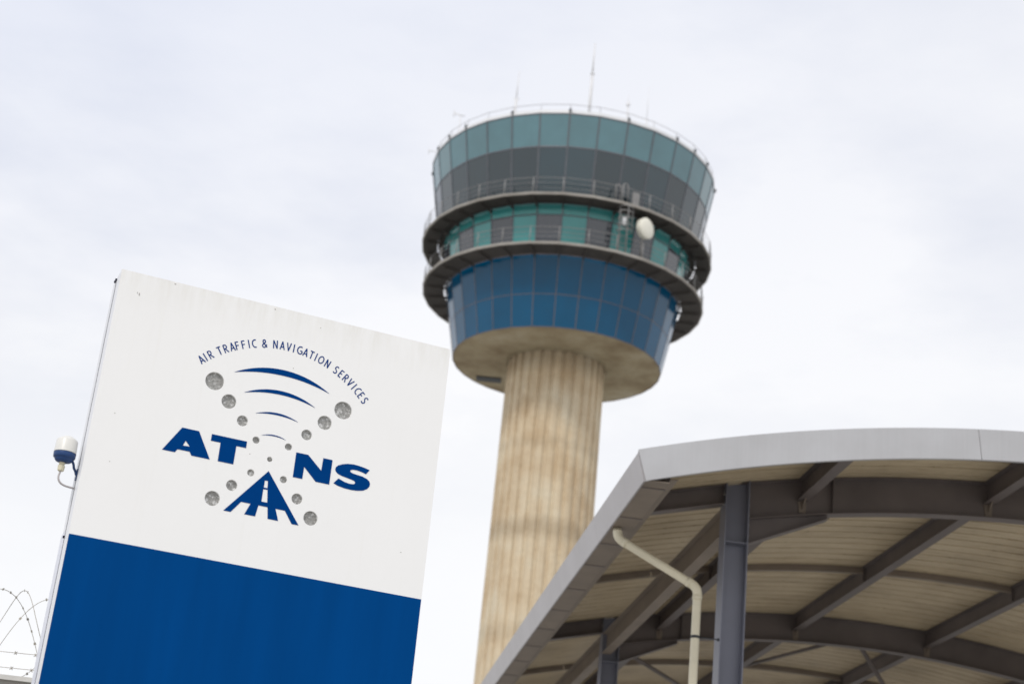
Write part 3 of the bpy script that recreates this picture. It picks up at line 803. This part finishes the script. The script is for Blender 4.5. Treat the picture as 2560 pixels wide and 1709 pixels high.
# purlins
def level_beam(s, ta, tb, w, d, ztop, name, mat):
    m = MB(); fr = [(Vector((s, y, ztop)), Vector((1, 0, 0)), Vector((0, 0, 1))) for y in (ta, tb)]
    return m.sweep(Isec(w, d, .011, .008), fr).build(name, mat, can)
segs = [(.07, RT[0] - .006)] + [(RT[i] + .006, RT[i + 1] - .006) for i in range(3)]
for s in (2.62, 5.21, 7.76, 10.33):
    for ta, tb in segs:
        p = level_beam(s, ta, tb, .15, .29, prof_z(s) + EYE - .006, 'purlin', M['steel'])
    for t0 in RT:
        m = MB()
        for sgn in (-1, 1):
            z1 = prof_z(s) + EYE - .300; y = t0 + sgn * .012
            m.prism([(s - .06, y, z1), (s + .06, y, z1), (s + .045, y, z1 - .165), (s - .045, y, z1 - .165)], (0, sgn * .012, 0))
            m.prism([(s - .007, y + sgn * .0125, z1), (s - .007, y + sgn * .17, z1), (s - .007, y + sgn * .0125, z1 - .11)], (.014, 0, 0))
        m.build('purlin_cleat', M['steel_light'], can)
for s in (1.625, LS - 1.625):
    for i in range(3):
        level_beam(s, RT[i] + .152, RT[i + 1] - .152, .17, .37, 6.13 + EYE, 'eave_strut', M['steel_light'])
# intermediate curved joists at mid bay, cut between the purlins
for t0 in (7.05, 16.05, 25.05):
    cuts = [.55, 1.60, 2.615, 5.205, 7.755, 10.325, LS - 1.60, LS - .55]
    for a, b in zip(cuts[:-1], cuts[1:]):
        m = MB(); fr = []
        for i in range(9):
            s = a + .012 + (b - a - .024) * i / 8; th = amax(s); d = Vector((math.sin(th), 0, math.cos(th)))
            fr.append((Vector((S0, t0, ZC + EYE)) + d * (RSH - .002), Vector((0, 1, 0)), d))
        m.sweep([(-.05, 0), (.05, 0), (.05, -.01), (-.042, -.01), (-.042, -.09), (.05, -.09), (.05, -.1), (-.05, -.1)], fr)
        m.build('joist', M['steel_light'], can)
    m = MB()
    for s in cuts[2:6]:
        z = prof_z(s) + EYE
        m.box(s - .05, s - .008, t0 - .062, t0 - .052, z - .24, z - .03)
    m.build('joist_cleats', M['steel'], can)
# diagonal braces in the second bay
def brace(p, q, r=.045):
    MB().tube([Vector(p) + Vector((0, 0, EYE)), Vector(q) + Vector((0, 0, EYE))], r, 8).build('brace', M['steel'], can)
def bz(s, t, dz): return (s, t, prof_z(s) - dz)
brace(bz(1.75, 11.2, .42), bz(5.9, 19.8, .4)); brace(bz(6.5, 11.12, .42), bz(11.1, 19.8, .42))
brace(bz(6.65, 11.12, .17), bz(5.24, 16.0, .17), .04); brace(bz(7.7, 16.1, .17), bz(6.4, 19.85, .17), .04)
# downpipe from the gutter to the front column
def bend(P, r, n=8):
    out = [Vector(P[0])]
    for i in range(1, len(P) - 1):
        a, b, c = Vector(P[i - 1]), Vector(P[i]), Vector(P[i + 1]); d1 = (a - b).normalized(); d2 = (c - b).normalized()
        s, e = b + d1 * r, b + d2 * r
        for k in range(n + 1):
            u = k / n; out.append(s * (1 - u) ** 2 + b * 2 * u * (1 - u) + e * u * u)
    out.append(Vector(P[-1])); return out
PP = [(.2, 2.3, 5.741 + EYE), (.2, 2.25, 5.60 + EYE), (1.24, 1.9, 4.98 + EYE), (1.24, 1.9, 0.02)]
m = MB(); m.tube(bend(PP, .1), .056, 20)
dpipe = m.build('downpipe', M['pipe'], can)
d = (Vector(PP[2]) - Vector(PP[1])).normalized()
for c, ax in ((Vector(PP[1]) + d * .13, d), (Vector(PP[2]) - d * .13, d), (Vector(PP[2]) + Vector((0, 0, -.13)), Vector((0, 0, -1)))):
    MB().tube([c - ax * .03, c + ax * .03], .0635, 20).build('pipe_collar', M['pipe'], dpipe)
MB().tube(bend([Vector(PP[1]) + Vector((0, 0, .1)), PP[1], Vector(PP[1]) + d * .12], .09), .0605, 20).build('elbow', M['pipe'], dpipe)
MB().tube(bend([Vector(PP[2]) - d * .12, PP[2], Vector(PP[2]) - Vector((0, 0, .12))], .09), .0605, 20).build('elbow', M['pipe'], dpipe)
m = MB(); m.tube([(1.24, 1.9, 4.32 + EYE), (1.24, 1.9, 4.355 + EYE)], .061, 20); m.tube([(1.295, 1.9, 4.34 + EYE), (1.549, 1.9, 4.34 + EYE)], .008, 6)
m.tube([(1.53, 1.9, 4.34 + EYE), (1.5495, 1.9, 4.34 + EYE)], .02, 6)
m.build('pipe_clamp', M['dark_bracket'], dpipe)

# ================================================================== SKY, SUN, CAMERA
w = bpy.data.worlds.new('World'); sc.world = w; w.use_nodes = True
nt = w.node_tree; bg = nt.nodes['Background']
SUN_AZ, SUN_EL = 205, 48
sky = nt.nodes.new('ShaderNodeTexSky'); sky.sky_type = 'NISHITA'; sky.sun_disc = False
sky.sun_elevation = rad(SUN_EL); sky.sun_rotation = rad(SUN_AZ)
tc = nt.nodes.new('ShaderNodeTexCoord')
mp = nt.nodes.new('ShaderNodeMapping'); mp.inputs['Rotation'].default_value = (rad(8), rad(24), 0); mp.inputs['Scale'].default_value = (1., 1., 2.6)
nt.links.new(tc.outputs['Generated'], mp.inputs['Vector'])
n1 = noise(nt, mp.outputs['Vector'], 3.4, 8, .56)
mp2 = nt.nodes.new('ShaderNodeMapping'); mp2.inputs['Location'].default_value = (3.1, .4, 1.7); mp2.inputs['Scale'].default_value = (1, 1, 1.6)
nt.links.new(tc.outputs['Generated'], mp2.inputs['Vector'])
n2 = noise(nt, mp2.outputs['Vector'], 1.6, 3, .5)
thick = ramp(nt, n1, [(.38, (0, 0, 0)), (.60, (1, 1, 1))])
CW = 9.15
cloud = mix(nt, thick, (CW * .74, CW * .77, CW * .86), (CW * 1.0, CW * 1.0, CW * 1.02))
cloud = mix(nt, ramp(nt, n2, [(.4, (0, 0, 0)), (.62, (.6, .6, .6))]), cloud, (CW * .91, CW * .92, CW * .96))
# the cloud deck is brighter and whiter low down and thins towards the zenith
sx = nt.nodes.new('ShaderNodeSeparateXYZ'); nt.links.new(tc.outputs['Generated'], sx.inputs[0])
mr = nt.nodes.new('ShaderNodeMapRange'); nt.links.new(sx.outputs['Z'], mr.inputs[0])
mr.inputs[1].default_value = .33; mr.inputs[2].default_value = .56; mr.inputs[3].default_value = .0; mr.inputs[4].default_value = .95
mrx = nt.nodes.new('ShaderNodeMapRange'); nt.links.new(sx.outputs['X'], mrx.inputs[0])
mrx.inputs[1].default_value = -.35; mrx.inputs[2].default_value = .3; mrx.inputs[3].default_value = 1.; mrx.inputs[4].default_value = .15
mu = N(nt, 'ShaderNodeMath', operation='MULTIPLY'); nt.links.new(mr.outputs[0], mu.inputs[0]); nt.links.new(mrx.outputs[0], mu.inputs[1])
white = (CW * 1.01, CW * 1.01, CW * 1.015)
low = N(nt, 'ShaderNodeMapRange'); nt.links.new(sx.outputs['Z'], low.inputs[0])
low.inputs[1].default_value = .22; low.inputs[2].default_value = .44; low.inputs[3].default_value = .8; low.inputs[4].default_value = .0
cloud = mix(nt, low.outputs[0], cloud, white)
cloud = mix(nt, mu.outputs[0], cloud, (CW * .77, CW * .81, CW * .93))
mixed = mix(nt, .95, sky.outputs['Color'], cloud)
nt.links.new(mixed, bg.inputs['Color']); bg.inputs['Strength'].default_value = .1

sd = bpy.data.lights.new('sun', 'SUN'); sd.energy = 1.5; sd.angle = rad(12); sd.color = (1., .95, .88)
so = bpy.data.objects.new('sun', sd); COL.objects.link(so)
dirv = Vector((math.sin(rad(SUN_AZ)) * math.cos(rad(SUN_EL)), math.cos(rad(SUN_AZ)) * math.cos(rad(SUN_EL)), math.sin(rad(SUN_EL))))
so.rotation_euler = dirv.to_track_quat('Z', 'Y').to_euler()

cd = bpy.data.cameras.new('camera'); co = bpy.data.objects.new('camera', cd); COL.objects.link(co)
cd.sensor_fit = 'HORIZONTAL'; cd.sensor_width = 36; cd.lens = 36 * 4019.4 / 2560
cd.clip_start = .1; cd.clip_end = 12000
th, ro = rad(21.679), rad(-5.8236)
fwd = Vector((0, math.cos(th), math.sin(th))); r0 = Vector((1, 0, 0)); u0 = Vector((0, -math.sin(th), math.cos(th)))
Rt = r0 * math.cos(ro) - u0 * math.sin(ro); Up = r0 * math.sin(ro) + u0 * math.cos(ro)
co.matrix_world = Matrix((( Rt.x, Up.x, -fwd.x, 0), (Rt.y, Up.y, -fwd.y, 0), (Rt.z, Up.z, -fwd.z, EYE), (0, 0, 0, 1)))
cd.dof.use_dof = True; cd.dof.focus_distance = 9.3; cd.dof.aperture_fstop = 2.6
sc.camera = co
sc.view_settings.view_transform = 'Standard'; sc.view_settings.look = 'None'
sc.view_settings.exposure = .16; sc.view_settings.gamma = 1
